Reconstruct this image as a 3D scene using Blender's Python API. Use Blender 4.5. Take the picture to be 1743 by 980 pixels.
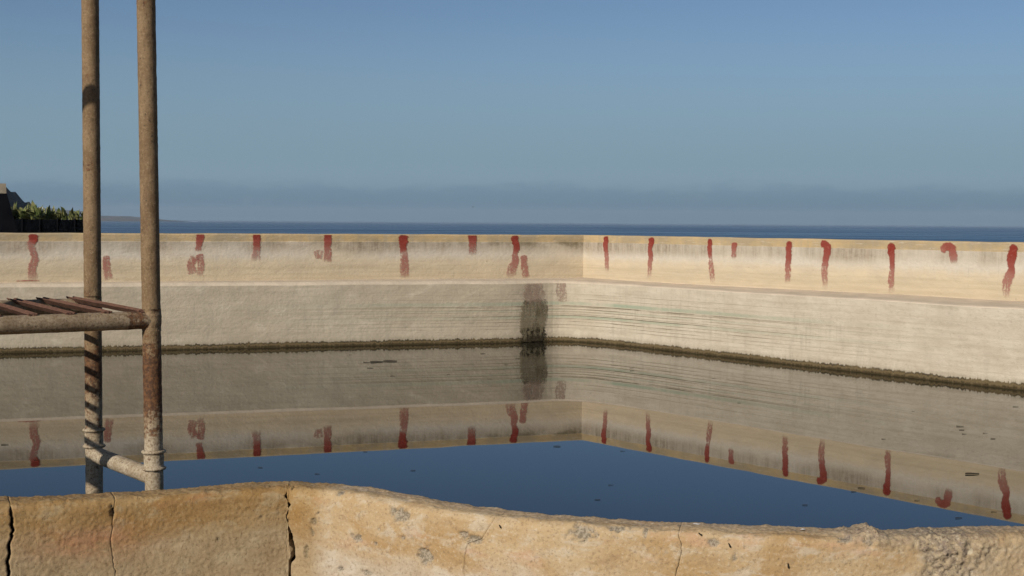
import bpy, bmesh, math, random
from mathutils import Vector, Matrix, noise as mn
random.seed(7)
S = bpy.context.scene
COL = S.collection
for o in list(bpy.data.objects): bpy.data.objects.remove(o)
R = math.radians

# ---------------------------------------------------------------- camera
W_PX, H_PX, F_PX = 1743.0, 980.0, 2400.0
EYE = Vector((0, 0, 2.0))                       # the water of the basin is z = 0
HOR0, HORS = 372.4, .00695                      # the horizon: y = HOR0 + HORS x in the photograph
pitch = math.atan((H_PX/2 - (HOR0 + HORS*W_PX/2))/F_PX)
CAM_R = Matrix.Rotation(math.pi/2 - pitch, 3, 'X') @ Matrix.Rotation(math.atan(HORS), 3, 'Z')
cam = bpy.data.objects.new('camera', bpy.data.cameras.new('camera'))
COL.objects.link(cam); S.camera = cam
cam.matrix_world = Matrix.Translation(EYE) @ CAM_R.to_4x4()
cam.data.sensor_width = 36; cam.data.lens = 36*F_PX/W_PX
cam.data.clip_start = .05; cam.data.clip_end = 300000

# ---------------------------------------------------------------- sky, sun, exposure
SUN_EL, SUN_AZ = R(27.5), R(34)                 # from behind the camera, 34 degrees to its left
SUN_DIR = Vector((-math.sin(SUN_AZ)*math.cos(SUN_EL), -math.cos(SUN_AZ)*math.cos(SUN_EL), math.sin(SUN_EL)))
world = bpy.data.worlds.new("World"); S.world = world; world.use_nodes = True
S.view_settings.view_transform = 'Standard'; S.view_settings.look = 'None'
S.view_settings.gamma = 1; S.view_settings.use_curve_mapping = False
S.view_settings.exposure = 0.18
sun = bpy.data.objects.new('sun', bpy.data.lights.new('sun', 'SUN')); COL.objects.link(sun)
sun.data.energy = 3.9; sun.data.angle = R(.53); sun.data.color = (1, .945, .86)
sun.rotation_euler = SUN_DIR.to_track_quat('Z', 'Y').to_euler(); sun.location = (-10, -20, 30)


class NT:
    """terse node building"""
    def __init__(s, tree): s.t = tree; s.N = tree.nodes; s.L = tree.links
    def put(s, sock, v):
        if isinstance(v, bpy.types.NodeSocket): s.L.new(v, sock)
        elif v is not None:
            if sock.type == 'RGBA' and len(v) == 3: v = (*v, 1)
            sock.default_value = v
    def node(s, kind, **kw):
        n = s.N.new(kind)
        for k, v in kw.items(): setattr(n, k, v)
        return n
    def math(s, op, a, b=None, c=None, clamp=False):
        n = s.node('ShaderNodeMath', operation=op, use_clamp=clamp)
        s.put(n.inputs[0], a); s.put(n.inputs[1], b)
        if c is not None: s.put(n.inputs[2], c)
        return n.outputs[0]
    def vmul(s, v, m):
        n = s.node('ShaderNodeVectorMath', operation='MULTIPLY'); s.put(n.inputs[0], v); s.put(n.inputs[1], m); return n.outputs[0]
    def sep(s, v):
        n = s.node('ShaderNodeSeparateXYZ'); s.put(n.inputs[0], v); return n.outputs
    def noise(s, v, scale, detail=4, rough=.55, dist=0):
        n = s.node('ShaderNodeTexNoise'); s.put(n.inputs['Vector'], v)
        n.inputs['Scale'].default_value = scale; n.inputs['Detail'].default_value = detail
        n.inputs['Roughness'].default_value = rough; n.inputs['Distortion'].default_value = dist
        return n.outputs['Fac']
    def voro(s, v, scale, feature='F1'):
        n = s.node('ShaderNodeTexVoronoi', feature=feature); s.put(n.inputs['Vector'], v); n.inputs['Scale'].default_value = scale
        return n.outputs['Distance']
    def ss(s, x, a, b):                                    # smoothstep a..b -> 0..1 (a may exceed b)
        n = s.node('ShaderNodeMapRange', interpolation_type='SMOOTHSTEP'); s.put(n.inputs[0], x)
        if a <= b: v = (a, b, 0, 1)
        else: v = (b, a, 1, 0)
        for i, q in enumerate(v): n.inputs[1+i].default_value = q
        return n.outputs[0]
    def mix(s, f, a, b, blend='MIX'):
        n = s.node('ShaderNodeMix', data_type='RGBA', blend_type=blend)
        s.put(n.inputs[0], f); s.put(n.inputs[6], a); s.put(n.inputs[7], b); return n.outputs[2]
    def mul(s, *a):
        r = a[0]
        for b in a[1:]: r = s.math('MULTIPLY', r, b)
        return r
    def bump(s, h, strength=.3, dist=.01, nrm=None):
        n = s.node('ShaderNodeBump'); s.put(n.inputs['Height'], h); n.inputs['Strength'].default_value = strength
        n.inputs['Distance'].default_value = dist
        if nrm: s.put(n.inputs['Normal'], nrm)
        return n.outputs[0]
    def attr(s, name): return s.node('ShaderNodeAttribute', attribute_name=name).outputs['Fac']
    def obj(s): return s.node('ShaderNodeTexCoord').outputs['Object']
    def uv(s): return s.node('ShaderNodeTexCoord').outputs['UV']


def mat(name, rough=.9, col=None, spec=.3):
    m = bpy.data.materials.new(name); m.use_nodes = True
    T = NT(m.node_tree); b = T.N['Principled BSDF']
    b.inputs['Roughness'].default_value = rough; b.inputs['Specular IOR Level'].default_value = spec
    if col: b.inputs['Base Color'].default_value = (*col, 1)
    return m, T, b


# the sky: clear blue with a thin grey-blue bank low over the sea, the same all round the horizon
WT = NT(world.node_tree); bg = WT.N['Background']
sky = WT.node('ShaderNodeTexSky', sky_type='NISHITA'); sky.sun_disc = False
sky.sun_elevation = SUN_EL; sky.sun_rotation = math.pi + SUN_AZ
sky.altitude = 0; sky.air_density = .8; sky.dust_density = .6; sky.ozone_density = 3.8
wdir = WT.node('ShaderNodeTexCoord').outputs['Generated']
wx = WT.sep(wdir)
skyc = WT.mix(WT.mul(WT.ss(wx[2], .15, .03), .88), sky.outputs[0], (2.95, 4.6, 5.95))
edge = WT.noise(WT.vmul(wdir, (16, 16, 60)), 1, 7, .68)
hgt = WT.math('ADD', wx[2], WT.math('MULTIPLY', WT.math('SUBTRACT', edge, .5), .030))
bank = WT.math('ADD', WT.mul(WT.ss(hgt, .0290, .0215), .24), WT.mul(WT.ss(wx[2], .036, .004), .6))
puff = WT.ss(WT.noise(WT.vmul(wdir, (28, 28, 60)), 1, 4, .6), .58, .76)
bankc = WT.mix(WT.mul(puff, .4), (1.2, 2.5, 3.7), (2.4, 3.4, 4.5))
skyc = WT.mix(bank, skyc, bankc)
WT.put(bg.inputs[0], skyc); bg.inputs[1].default_value = .058

# ---------------------------------------------------------------- helpers
def ray(px, py): return (CAM_R @ Vector(((px-W_PX/2)/F_PX, -(py-H_PX/2)/F_PX, -1)))
def on_z(px, py, z=0.0):
    d = ray(px, py); return EYE + d*((z-EYE.z)/d.z)
def on_y(px, py, y):
    d = ray(px, py); return EYE + d*(y/d.y)
def hor(px): return HOR0 + HORS*px

def finish(name, verts, faces, material, parent=None, smooth=False, uvs=None, attrs=None):
    me = bpy.data.meshes.new(name); me.from_pydata([tuple(v) for v in verts], [], faces)
    if uvs:
        l = me.uv_layers.new(name='UVMap'); vi = [0]*len(me.loops); me.loops.foreach_get('vertex_index', vi)
        l.data.foreach_set('uv', [c for i in vi for c in uvs[i]])
    for k, vals in (attrs or {}).items():
        a = me.attributes.new(k, 'FLOAT', 'POINT'); a.data.foreach_set('value', vals)
    if smooth: me.polygons.foreach_set('use_smooth', [True]*len(me.polygons))
    me.materials.append(material); me.update()
    o = bpy.data.objects.new(name, me); COL.objects.link(o)
    if parent: o.parent = parent
    return o

def tag(o, label=None, cat=None, group=None, kind=None):
    for k, v in (('label', label), ('category', cat), ('group', group), ('kind', kind)):
        if v: o[k] = v
    return o

def empty(name, loc, label, cat, group=None):
    o = bpy.data.objects.new(name, None); o.location = loc; COL.objects.link(o)
    bpy.context.view_layer.update()
    return tag(o, label, cat, group)

def adopt(o, parent):                        # parent in place: the mesh is in world coordinates
    o.parent = parent; o.matrix_parent_inverse = Matrix.Translation(-Vector(parent.location)); return o

def grid_faces(nu, nv, closed_v=False):
    f = []
    for i in range(nu-1):
        for j in range(nv if closed_v else nv-1):
            k = (j+1) % nv
            f.append((i*nv+j, (i+1)*nv+j, (i+1)*nv+k, i*nv+k))
    return f

def fbm(p, octv=4, s=1.0):
    return mn.fractal(Vector(p)*s, 1.0, 2.0, octv)

def smooth_path(pts, step):
    """Catmull-Rom through plan points, resampled evenly; returns points and arc length"""
    P = [Vector((p[0], p[1])) for p in pts]
    P = [2*P[0]-P[1]] + P + [2*P[-1]-P[-2]]
    out = []
    for i in range(1, len(P)-2):
        for k in range(40):
            t = k/40
            out.append(.5*((2*P[i]) + (P[i+1]-P[i-1])*t + (2*P[i-1]-5*P[i]+4*P[i+1]-P[i+2])*t*t + (3*P[i]-P[i-1]-3*P[i+1]+P[i+2])*t**3))
    out.append(P[-2])
    acc = [0]
    for a, b in zip(out, out[1:]): acc.append(acc[-1]+(b-a).length)
    n = max(2, int(acc[-1]/step)); res = []; j = 0
    for i in range(n+1):
        s = acc[-1]*i/n
        while j < len(acc)-2 and acc[j+1] < s: j += 1
        t = (s-acc[j])/max(1e-9, acc[j+1]-acc[j]); res.append(out[j].lerp(out[j+1], min(1, t)))
    return res, acc[-1]

class Path:
    def __init__(s, pts, step):
        s.p, s.len = smooth_path(pts, step); s.n = len(s.p); s.step = s.len/(s.n-1)
    def at(s, u):
        f = u/s.step; i = int(max(0, min(s.n-2, math.floor(f)))); return s.p[i] + (s.p[i+1]-s.p[i])*(f-i)
    def tan(s, u):
        e = s.step*.75; return (s.at(min(s.len, u+e))-s.at(max(0, u-e))).normalized()
    def nrm(s, u):                                # towards the camera
        t = s.tan(u); return Vector((t.y, -t.x))
    def hit(s, px, off=0.0):                      # arc length where the camera's vertical plane at that column meets the path (at mid height)
        d = ray(px, hor(px)+150); best = None
        for i in range(s.n-1):
            a, b = s.p[i], s.p[i+1]
            ca, cb = a.x*d.y-a.y*d.x, b.x*d.y-b.y*d.x
            if ca*cb <= 0 and ca != cb and (a.y > 0): best = (i + ca/(ca-cb))*s.step
        return best
    def uz(s, px, py, off=0.0):                   # arc length and height of the photo point on the (offset) wall face
        d = ray(px, py)
        for i in range(s.n-1):
            a, b = s.p[i], s.p[i+1]
            ca, cb = a.x*d.y-a.y*d.x, b.x*d.y-b.y*d.x
            if ca*cb <= 0 and ca != cb:
                f = ca/(ca-cb); q = a.lerp(b, f)
                return (i+f)*s.step, EYE.z + d.z*(q.y/d.y)
        return None

# ---------------------------------------------------------------- materials
def wall_material(lower):
    m, T, b = mat('lower_plaster' if lower else 'parapet_plaster', .93, spec=.15)
    uv = T.uv(); u, z, _ = T.sep(uv)
    big = T.noise(uv, .55, 3); mid = T.noise(T.vmul(uv, (1, 1.6, 1)), 2.3, 5, .6); fine = T.noise(uv, 22, 5, .65)
    streak = T.noise(T.vmul(uv, (7, .8, 1)), 1.6, 5, .65); streak2 = T.noise(T.vmul(uv, (22, 1.2, 1)), 1.2, 4, .6)
    hor_ = T.noise(T.vmul(uv, (.35, 9, 1)), 2.2, 4, .6)
    if not lower:
        w = T.math('SUBTRACT', 1.79, z)                              # metres below the top
        wn = T.math('ADD', w, T.math('MULTIPLY', T.math('SUBTRACT', streak, .5), .16))
        cream = T.mix(T.ss(mid, .3, .7), (.555, .45, .305), (.49, .40, .28))
        cream = T.mix(T.mul(T.ss(hor_, .5, .72), .45), cream, (.42, .345, .24))
        cream = T.mix(T.mul(T.ss(T.math('ADD', w, T.math('MULTIPLY', mid, .10)), .53, .58), T.math('ADD', .25, T.math('MULTIPLY', T.ss(hor_, .4, .6), .45))), cream, (.43, .345, .225))
        white = T.mix(T.ss(fine, .3, .7), (.57, .50, .40), (.50, .44, .355))
        c = T.mix(T.mul(T.ss(wn, .47, .32), T.ss(big, .2, .6)), cream, white)
        dirt = T.mix(T.ss(streak, .35, .62), (.34, .27, .19), (.21, .162, .11))
        dirt = T.mix(T.mul(T.ss(fine, .42, .58), .35), dirt, (.42, .35, .26))
        patch = T.ss(T.noise(T.vmul(uv, (.8, .3, 1)), 1.1, 3, .6), .34, .62)
        dm = T.mul(T.ss(T.math('SUBTRACT', wn, T.math('MULTIPLY', patch, .06)), .33, .17), T.math('ADD', .30, T.math('MULTIPLY', patch, .62)))
        c = T.mix(T.mul(dm, T.math('ADD', .72, T.math('MULTIPLY', T.ss(streak2, .38, .62), .28))), c, dirt)
        dk = T.mul(T.attr('grime'), T.ss(T.math('ADD', w, T.math('MULTIPLY', fine, .10)), .30, .17), T.ss(w, .02, .14), T.ss(mid, .35, .6))
        c = T.mix(T.math('MULTIPLY', dk, .95), c, (.13, .10, .05))
        tan = T.mix(T.ss(mid, .35, .65), (.455, .32, .155), (.33, .25, .145))
        tan = T.mix(T.mul(T.ss(T.noise(T.vmul(uv, (1.2, 7, 1)), 4, 4), .55, .75), .7), tan, (.55, .46, .34))
        tan = T.mix(T.mul(T.ss(streak, .5, .7), .5), tan, (.33, .27, .19))
        c = T.mix(T.mul(T.ss(T.math('ADD', w, T.math('MULTIPLY', T.math('SUBTRACT', fine, .5), .012)), .127, .119), .85), c, tan)
        # dark run-down streaks of unequal length
        run = T.ss(T.noise(T.vmul(uv, (16, .55, 1)), 1.0, 3, .5), .67, .80)
        runm = T.mul(run, T.ss(w, .16, .26), T.ss(T.math('ADD', w, T.math('MULTIPLY', T.noise(T.vmul(uv, (5, 0, 1)), 2, 1), -.6)), .32, .10))
        c = T.mix(T.math('MULTIPLY', runm, .6), c, (.16, .14, .11))
        spots = T.ss(T.noise(T.vmul(uv, (1, .6, 1)), 24, 3, .65), .68, .73)
        c = T.mix(T.math('MULTIPLY', spots, .7), c, (.2, .16, .11))
        c = T.mix(T.ss(w, .73, .765), c, (.60, .48, .355))             # the pale line along the ledge
    else:
        side = T.attr('sun_tone')  # right wall's stronger sun painted into its plaster as a paler tone
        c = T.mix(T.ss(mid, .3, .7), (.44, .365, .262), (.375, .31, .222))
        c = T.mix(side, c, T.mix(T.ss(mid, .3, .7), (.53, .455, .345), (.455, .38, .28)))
        c = T.mix(T.mul(T.ss(big, .4, .75), .5), c, (.55, .475, .355))
        c = T.mix(T.mul(T.ss(streak, .48, .68), T.ss(big, .35, .6), .45), c, (.32, .275, .21))
        c = T.mix(T.mul(T.ss(hor_, .46, .68), .42), c, (.35, .29, .205))
        c = T.mix(T.mul(T.ss(T.noise(T.vmul(uv, (.5, 16, 1)), 1.4, 4, .65), .54, .64), .17), c, (.30, .255, .185))
        c = T.mix(T.mul(T.ss(T.noise(T.vmul(uv, (2.2, 3, 1)), 1.3, 4, .6), .55, .7), .4), c, (.57, .49, .37))
        c = T.mix(T.mul(T.ss(fine, .55, .68), .22), c, (.54, .455, .335))
        c = T.mix(T.mul(T.ss(fine, .45, .32), .28), c, (.25, .21, .155))
        # old water lines, strongest by the corner
        near = T.attr('corner')
        wav = T.math('ADD', z, T.math('MULTIPLY', T.noise(T.vmul(uv, (.4, .2, 1)), 1, 2), .024))
        def tide(z0, w, amt, seed, col, c):
            nz = T.noise(T.vmul(T.math('ADD', u, seed*9.7), (.45, .45, .45)), 1, 4, .7)
            zz = T.math('ABSOLUTE', T.math('SUBTRACT', T.math('ADD', wav, T.math('MULTIPLY', T.math('SUBTRACT', T.noise(T.vmul(T.math('ADD', u, seed*3.1), (3, 3, 3)), 1, 2), .5), .007)), z0+.012))
            return T.mix(T.mul(T.ss(zz, w, w*.35), T.ss(nz, .34, .56), T.math('MULTIPLY', near, amt, clamp=True)), c, col)
        G_, D_ = (.27, .305, .215), (.15, .12, .075)
        for q in ((.645, .040, .95, 1, G_), (.42, .034, .75, 2, G_), (.53, .016, .6, 12, G_), (.600, .011, 1.3, 3, D_), (.582, .007, 1.0, 4, D_), (.545, .008, 1.1, 5, D_), (.505, .007, 1.0, 6, D_), (.462, .006, .9, 7, D_),
                  (.438, .010, 1.2, 8, D_), (.385, .007, 1.0, 9, D_), (.34, .009, 1.1, 10, D_), (.28, .007, .9, 11, D_), (.72, .006, .8, 13, D_), (.80, .006, .7, 14, D_), (.23, .008, .7, 15, D_)):
            c = tide(*q, c)
        lc = T.mix(T.ss(mid, .35, .65), (.56, .455, .335), (.47, .385, .285))
        c = T.mix(T.ss(z, .985, .998), c, lc)
        c = T.mix(T.mul(T.ss(z, 1.5, 1.46), T.ss(z, 1.40, 1.44), .0), c, lc)           # the ledge: paler plaster
        # wet, algae-brown water line with a ragged top
        zr = T.math('SUBTRACT', z, T.math('MULTIPLY', T.math('SUBTRACT', T.noise(T.vmul(uv, (1, .15, 1)), 15, 6, .85), .5), .15))
        zr = T.math('SUBTRACT', zr, T.math('MULTIPLY', T.math('SUBTRACT', T.noise(T.vmul(uv, (1, .1, 1)), .8, 2), .5), .05))
        zr = T.math('SUBTRACT', zr, T.math('MULTIPLY', T.math('SUBTRACT', T.noise(T.vmul(uv, (1, .35, 1)), 55, 4, .7), .5), .07))
        wet = T.ss(zr, .088, .070)
        wc = T.mix(T.ss(zr, .012, .045), (.05, .036, .016), (.14, .10, .05))
        wc = T.mix(T.mul(T.ss(zr, .05, .066), T.ss(mid, .3, .6)), wc, (.035, .027, .014))
        wc = T.mix(T.mul(T.ss(fine, .52, .68), .55), wc, (.15, .112, .06))
        wc = T.mix(T.mul(T.ss(fine, .45, .3), .6), wc, (.03, .022, .01))
        c = T.mix(wet, c, wc)
        c = T.mix(T.mul(T.ss(zr, .16, .08), T.math('SUBTRACT', 1, wet), .35), c, (.20, .165, .11))
    T.put(b.inputs['Base Color'], c)
    h = T.math('ADD', T.math('MULTIPLY', fine, .35), T.math('MULTIPLY', T.noise(T.vmul(uv, (1, 1.4, 1)), 5, 6, .6), 1.0))
    h = T.math('ADD', h, T.math('MULTIPLY', T.noise(uv, 60, 3, .6), .12))
    T.put(b.inputs['Normal'], T.bump(h, .5, .03))
    return m

M_UP, M_LOW = wall_material(False), wall_material(True)

def paint_material(name, steps, lo, hi):
    m, T, b = mat(name, .85, spec=.2)
    uv = T.uv(); u, v, _ = T.sep(uv); p = T.obj()
    st = T.attr('strength')
    grain = T.noise(p, 34, 5, .75); big = T.noise(p, 11, 4, .65)
    brush = T.noise(T.vmul(p, (26, 26, 3.5)), 1, 4, .65)
    mixn = T.math('ADD', T.math('MULTIPLY', grain, .6), T.math('MULTIPLY', brush, .4))
    edge = T.math('SUBTRACT', 1, T.math('ABSOLUTE', u))               # 0 at the brush edge
    rag = T.ss(mixn, .36, .64)
    e = T.ss(T.math('ADD', edge, T.math('MULTIPLY', T.math('SUBTRACT', T.math('ADD', T.math('MULTIPLY', big, .5), T.math('MULTIPLY', grain, .5)), .5), 2.2)), .02, .26)
    tip = T.math('SUBTRACT', 1, T.math('MULTIPLY', T.math('POWER', T.math('ABSOLUTE', u), 2), .75))
    vv = T.math('ADD', v, T.math('MULTIPLY', T.math('SUBTRACT', big, .5), .10))
    ends = T.mul(T.ss(T.math('SUBTRACT', vv, T.math('MULTIPLY', T.math('SUBTRACT', 1, tip), .09)), -.01, .035),
                 T.ss(T.math('ADD', vv, T.math('MULTIPLY', T.math('SUBTRACT', grain, .5), .25)), 1.03, .86))
    cover = T.ss(T.math('ADD', st, T.math('MULTIPLY', T.math('SUBTRACT', rag, .5), .95)), lo, hi)
    a = T.mul(e, ends, cover, T.math('ADD', .38, T.math('MULTIPLY', st, .58)))
    c = steps[0]; lastp = None
    for (p0, c0), (p1, c1) in zip(steps, steps[1:]): c = T.mix(T.ss(st, p0, p1), c if lastp else c0, c1); lastp = p1
    c = T.mix(T.mul(T.ss(grain, .5, .7), .35), c, (.42, .17, .13) if name == 'red_paint' else (.22, .17, .12))
    T.put(b.inputs['Base Color'], c)
    T.put(b.inputs['Alpha'], a)
    return m
M_RED = paint_material('red_paint', [(.3, (.41, .225, .175)), (.55, (.34, .125, .095)), (.78, (.265, .058, .04)), (1.0, (.205, .028, .016))], -.02, .52)
M_STAIN = paint_material('dark_damp_stain', [(.3, (.28, .225, .15)), (.55, (.215, .175, .11)), (.7, (.16, .125, .07)), (.88, (.028, .021, .010))], .10, .62)
M_BLUSH = paint_material('faded_blush', [(.1, (.35, .245, .185)), (.4, (.31, .20, .15))], -.22, .42)

def pipe_material():
    m, T, b = mat('weathered_pipe', .8, spec=.25)
    p = T.obj(); r, pale = T.attr('rust'), T.attr('pale')
    sp = T.noise(p, 130, 4, .7); bigc = T.noise(p, 14, 4, .6); tiny = T.noise(p, 330, 2, .6)
    c = T.mix(T.ss(bigc, .35, .65), (.225, .148, .078), (.165, .102, .05))
    c = T.mix(T.mul(T.ss(T.noise(T.vmul(p, (1, 1, .3)), 22, 5, .7), .52, .62), .6), c, (.12, .07, .034))
    c = T.mix(T.mul(T.ss(sp, .54, .66), .5), c, (.32, .225, .13))
    c = T.mix(T.mul(T.ss(sp, .46, .35), .6), c, (.085, .056, .031))
    c = T.mix(T.mul(T.ss(tiny, .62, .72), .5), c, (.42, .34, .24))
    c = T.mix(pale, c, T.mix(T.ss(bigc, .38, .62), T.mix(T.ss(sp, .36, .58), (.24, .175, .11), (.42, .345, .24)), T.mix(T.ss(sp, .36, .58), (.20, .14, .08), (.34, .265, .175))))
    rn = T.noise(p, 60, 5, .7)
    rm = T.math('MULTIPLY', T.ss(T.math('ADD', T.math('MULTIPLY', r, .8), T.math('MULTIPLY', T.math('SUBTRACT', rn, .5), 2.2)), .34, .66), .9)
    rc = T.mix(T.ss(T.noise(p, 90, 4, .6), .35, .65), (.05, .022, .012), (.15, .066, .026))
    c = T.mix(rm, c, rc)
    black = T.ss(T.noise(p, 95, 4, .7), .63, .68)
    c = T.mix(T.math('MULTIPLY', black, .85), c, (.02, .018, .015))
    T.put(b.inputs['Base Color'], c)
    h = T.math('ADD', sp, T.math('MULTIPLY', T.noise(p, 55, 4, .6), .9))
    T.put(b.inputs['Normal'], T.bump(h, .45, .004))
    return m
M_PIPE = pipe_material()

def rust_material():
    m, T, b = mat('rusted_iron', .85, spec=.2)
    p = T.obj(); a = T.noise(p, 45, 5, .65)
    c = T.mix(T.ss(a, .3, .7), (.09, .044, .028), (.135, .068, .043))
    c = T.mix(T.mul(T.ss(T.noise(p, 120, 4, .7), .58, .7), .6), c, (.15, .085, .05))
    T.put(b.inputs['Base Color'], c); T.put(b.inputs['Normal'], T.bump(T.noise(p, 160, 4, .7), .5, .003))
    return m
M_RUST = rust_material()

def near_material():
    m, T, b = mat('cracked_render', .93, spec=.15)
    uv = T.uv(); u, v, _ = T.sep(uv); p = T.obj()                    # v: metres over the surface from the top's back edge
    chip, rub = T.attr('chip'), T.attr('rubble')
    big = T.noise(T.vmul(uv, (1, 1.7, 1)), 3.2, 4, .6, .6); mid = T.noise(T.vmul(uv, (1, 1.8, 1)), 11, 5, .65, .4); fine = T.noise(p, 110, 4, .65)
    c = T.mix(T.ss(big, .36, .62), (.355, .228, .105), (.43, .31, .175))
    c = T.mix(T.mul(T.ss(mid, .50, .66), .75), c, (.47, .385, .275))
    c = T.mix(T.mul(T.ss(mid, .44, .30), .55), c, (.285, .185, .095))
    ru = T.noise(T.vmul(uv, (.9, 2.2, 1)), 4.5, 4, .6)
    c = T.mix(T.mul(T.ss(ru, .56, .70), .45), c, (.42, .225, .13))
    lowm = T.ss(T.math('ADD', T.math('ADD', v, T.math('MULTIPLY', T.ss(u, 1.08, .98), .065)), T.math('MULTIPLY', T.math('SUBTRACT', big, .5), .22)), .24, .38)
    c = T.mix(T.math('MULTIPLY', lowm, .75), c, T.mix(T.ss(mid, .35, .65), (.405, .335, .255), (.48, .415, .33)))
    c = T.mix(T.mul(T.attr('pink'), T.ss(mid, .3, .6), .75), c, (.46, .235, .15))
    c = T.mix(T.mul(T.ss(v, .115, .075), .6), c, T.mix(T.ss(fine, .4, .6), (.24, .17, .105), (.36, .27, .18)))
    c = T.mix(T.mul(T.ss(fine, .56, .68), .4), c, (.56, .48, .36))
    c = T.mix(T.mul(T.ss(fine, .45, .35), .5), c, (.19, .13, .075))
    c = T.mix(T.mul(T.ss(T.noise(p, 26, 6, .75), .56, .66), .35), c, (.30, .235, .165))
    c = T.mix(T.mul(T.ss(T.noise(p, 170, 2, .6), .68, .73), .7), c, (.13, .095, .06))
    agg = T.mix(T.ss(T.noise(p, 150, 3, .7), .4, .6), (.15, .125, .09), (.33, .28, .21))
    c = T.mix(T.math('MULTIPLY', chip, .85, clamp=True), c, agg)
    c = T.mix(T.ss(chip, 1.05, 1.5), c, (.05, .036, .022))
    rb = T.mix(T.ss(T.noise(p, 60, 6, .8), .36, .64), (.155, .115, .085), (.40, .31, .19))
    rb = T.mix(T.ss(T.noise(p, 28, 3, .6), .58, .68), rb, (.47, .40, .28))
    rb = T.mix(T.mul(T.ss(T.noise(p, 20, 3, .6), .5, .62), .7), rb, (.19, .145, .115))
    rb = T.mix(T.mul(T.ss(T.noise(p, 140, 3, .7), .55, .66), .5), rb, (.50, .43, .32))
    rb = T.mix(T.mul(T.ss(T.noise(p, 120, 3, .7), .42, .33), .8), rb, (.07, .052, .036))
    c = T.mix(T.math('MULTIPLY', rub, .9), c, rb)
    c = T.mix(T.ss(u, 1.08, .98), c, T.mix(1, c, (.77, .69, .535), 'MULTIPLY'))  # left bay's weaker sun painted in as a darker ochre tone
    T.put(b.inputs['Base Color'], c)
    pits = T.voro(p, 75)
    rough = T.ss(u, 1.15, 0.95)                                       # coarser trowelling on the left bay
    h = T.math('ADD', T.math('MULTIPLY', fine, 1.0), T.math('MULTIPLY', T.noise(p, 48, 6, .7), .9))
    h = T.math('ADD', h, T.math('MULTIPLY', T.ss(T.noise(T.vmul(uv, (120, 55, 1)), 1, 3, .6), .60, .72), T.math('MULTIPLY', rough, -.5)))
    h = T.math('ADD', h, T.math('MULTIPLY', pits, .25))
    T.put(b.inputs['Normal'], T.bump(h, .42, .005))
    return m
M_NEAR = near_material()

def simple_noise_mat(name, c1, c2, scale, rough=.9, bump=.3, bd=.02, spec=.2):
    m, T, b = mat(name, rough, spec=spec); p = T.obj()
    T.put(b.inputs['Base Color'], T.mix(T.ss(T.noise(p, scale, 5, .6), .35, .65), c1, c2))
    T.put(b.inputs['Normal'], T.bump(T.noise(p, scale*3, 4, .6), bump, bd)); return m
M_CORE = simple_noise_mat('crack_core', (.10, .075, .05), (.16, .12, .08), 30)
M_GROUND = simple_noise_mat('dry_earth', (.23, .17, .11), (.15, .12, .075), .35)
M_HILL = simple_noise_mat('dark_scrub_slope', (.045, .042, .035), (.10, .08, .06), .035, 1, .6, 6)
M_CAPE = simple_noise_mat('far_scrub_slope', (.035, .04, .035), (.11, .078, .058), .004, 1)
M_NET = simple_noise_mat('black_shade_net', (.0015, .0017, .0022), (.003, .0034, .0042), 3, .9, spec=0)
M_POST = simple_noise_mat('dark_post', (.006, .006, .007), (.009, .009, .01), 6, spec=0)
M_LEAF = simple_noise_mat('banana_leaf', (.075, .10, .025), (.21, .20, .08), 1.6, .6)
M_STEM = simple_noise_mat('banana_stem', (.12, .09, .05), (.2, .13, .07), 2)
M_DARKW = simple_noise_mat('black_wall', (.0035, .0035, .005), (.006, .006, .007), .8, spec=0)  # near-black colour over the whole wall
M_BLOCK = simple_noise_mat('concrete_block', (.30, .25, .18), (.22, .18, .13), 1.5)
M_WHITE = simple_noise_mat('whitewash', (.75, .70, .62), (.62, .58, .52), .4)
M_ROOF = simple_noise_mat('far_roof', (.35, .17, .11), (.28, .13, .09), .4)
M_DEAD = simple_noise_mat('dead_leaf', (.010, .008, .005), (.022, .016, .009), 25, .8)
M_DROP = simple_noise_mat('bird_lime', (.7, .66, .6), (.5, .46, .40), 60)
M_FOAM = simple_noise_mat('white_water', (.75, .78, .8), (.6, .65, .7), .2)
M_BIRD = simple_noise_mat('dark_feathers', (.04, .04, .045), (.08, .08, .08), 6)

def water_materials():
    m, T, b = mat('still_water', .012, spec=.5)
    b.inputs['IOR'].default_value = 1.32; b.inputs['Base Color'].default_value = (.002, .004, .003, 1)
    p = T.obj()
    h = T.noise(T.vmul(p, (1.1, .9, 1)), 1.3, 2, .5)
    T.put(b.inputs['Normal'], T.bump(h, .03, .006))
    m2, T, b = mat('sea_water', .28, spec=.5)
    b.inputs['IOR'].default_value = 1.333
    p = T.obj()
    sw = T.noise(T.vmul(p, (.0012, .006, 1)), 1, 5, .6); lanes = T.noise(T.vmul(p, (.00022, .0011, 1)), 1, 4, .6)
    T.put(b.inputs['Base Color'], T.mix(T.ss(lanes, .35, .65), (.010, .040, .085), (.016, .055, .105)))
    T.put(b.inputs['Roughness'], T.math('ADD', .25, T.math('MULTIPLY', T.ss(sw, .4, .65), .15)))
    h = T.math('ADD', T.noise(T.vmul(p, (.02, .05, 1)), 1, 4, .6), T.math('MULTIPLY', T.noise(T.vmul(p, (.004, .012, 1)), 1, 4, .6), 2.0))
    T.put(b.inputs['Normal'], T.bump(h, .9, 2.2))
    return m, m2
M_WATER, M_SEA = water_materials()

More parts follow.
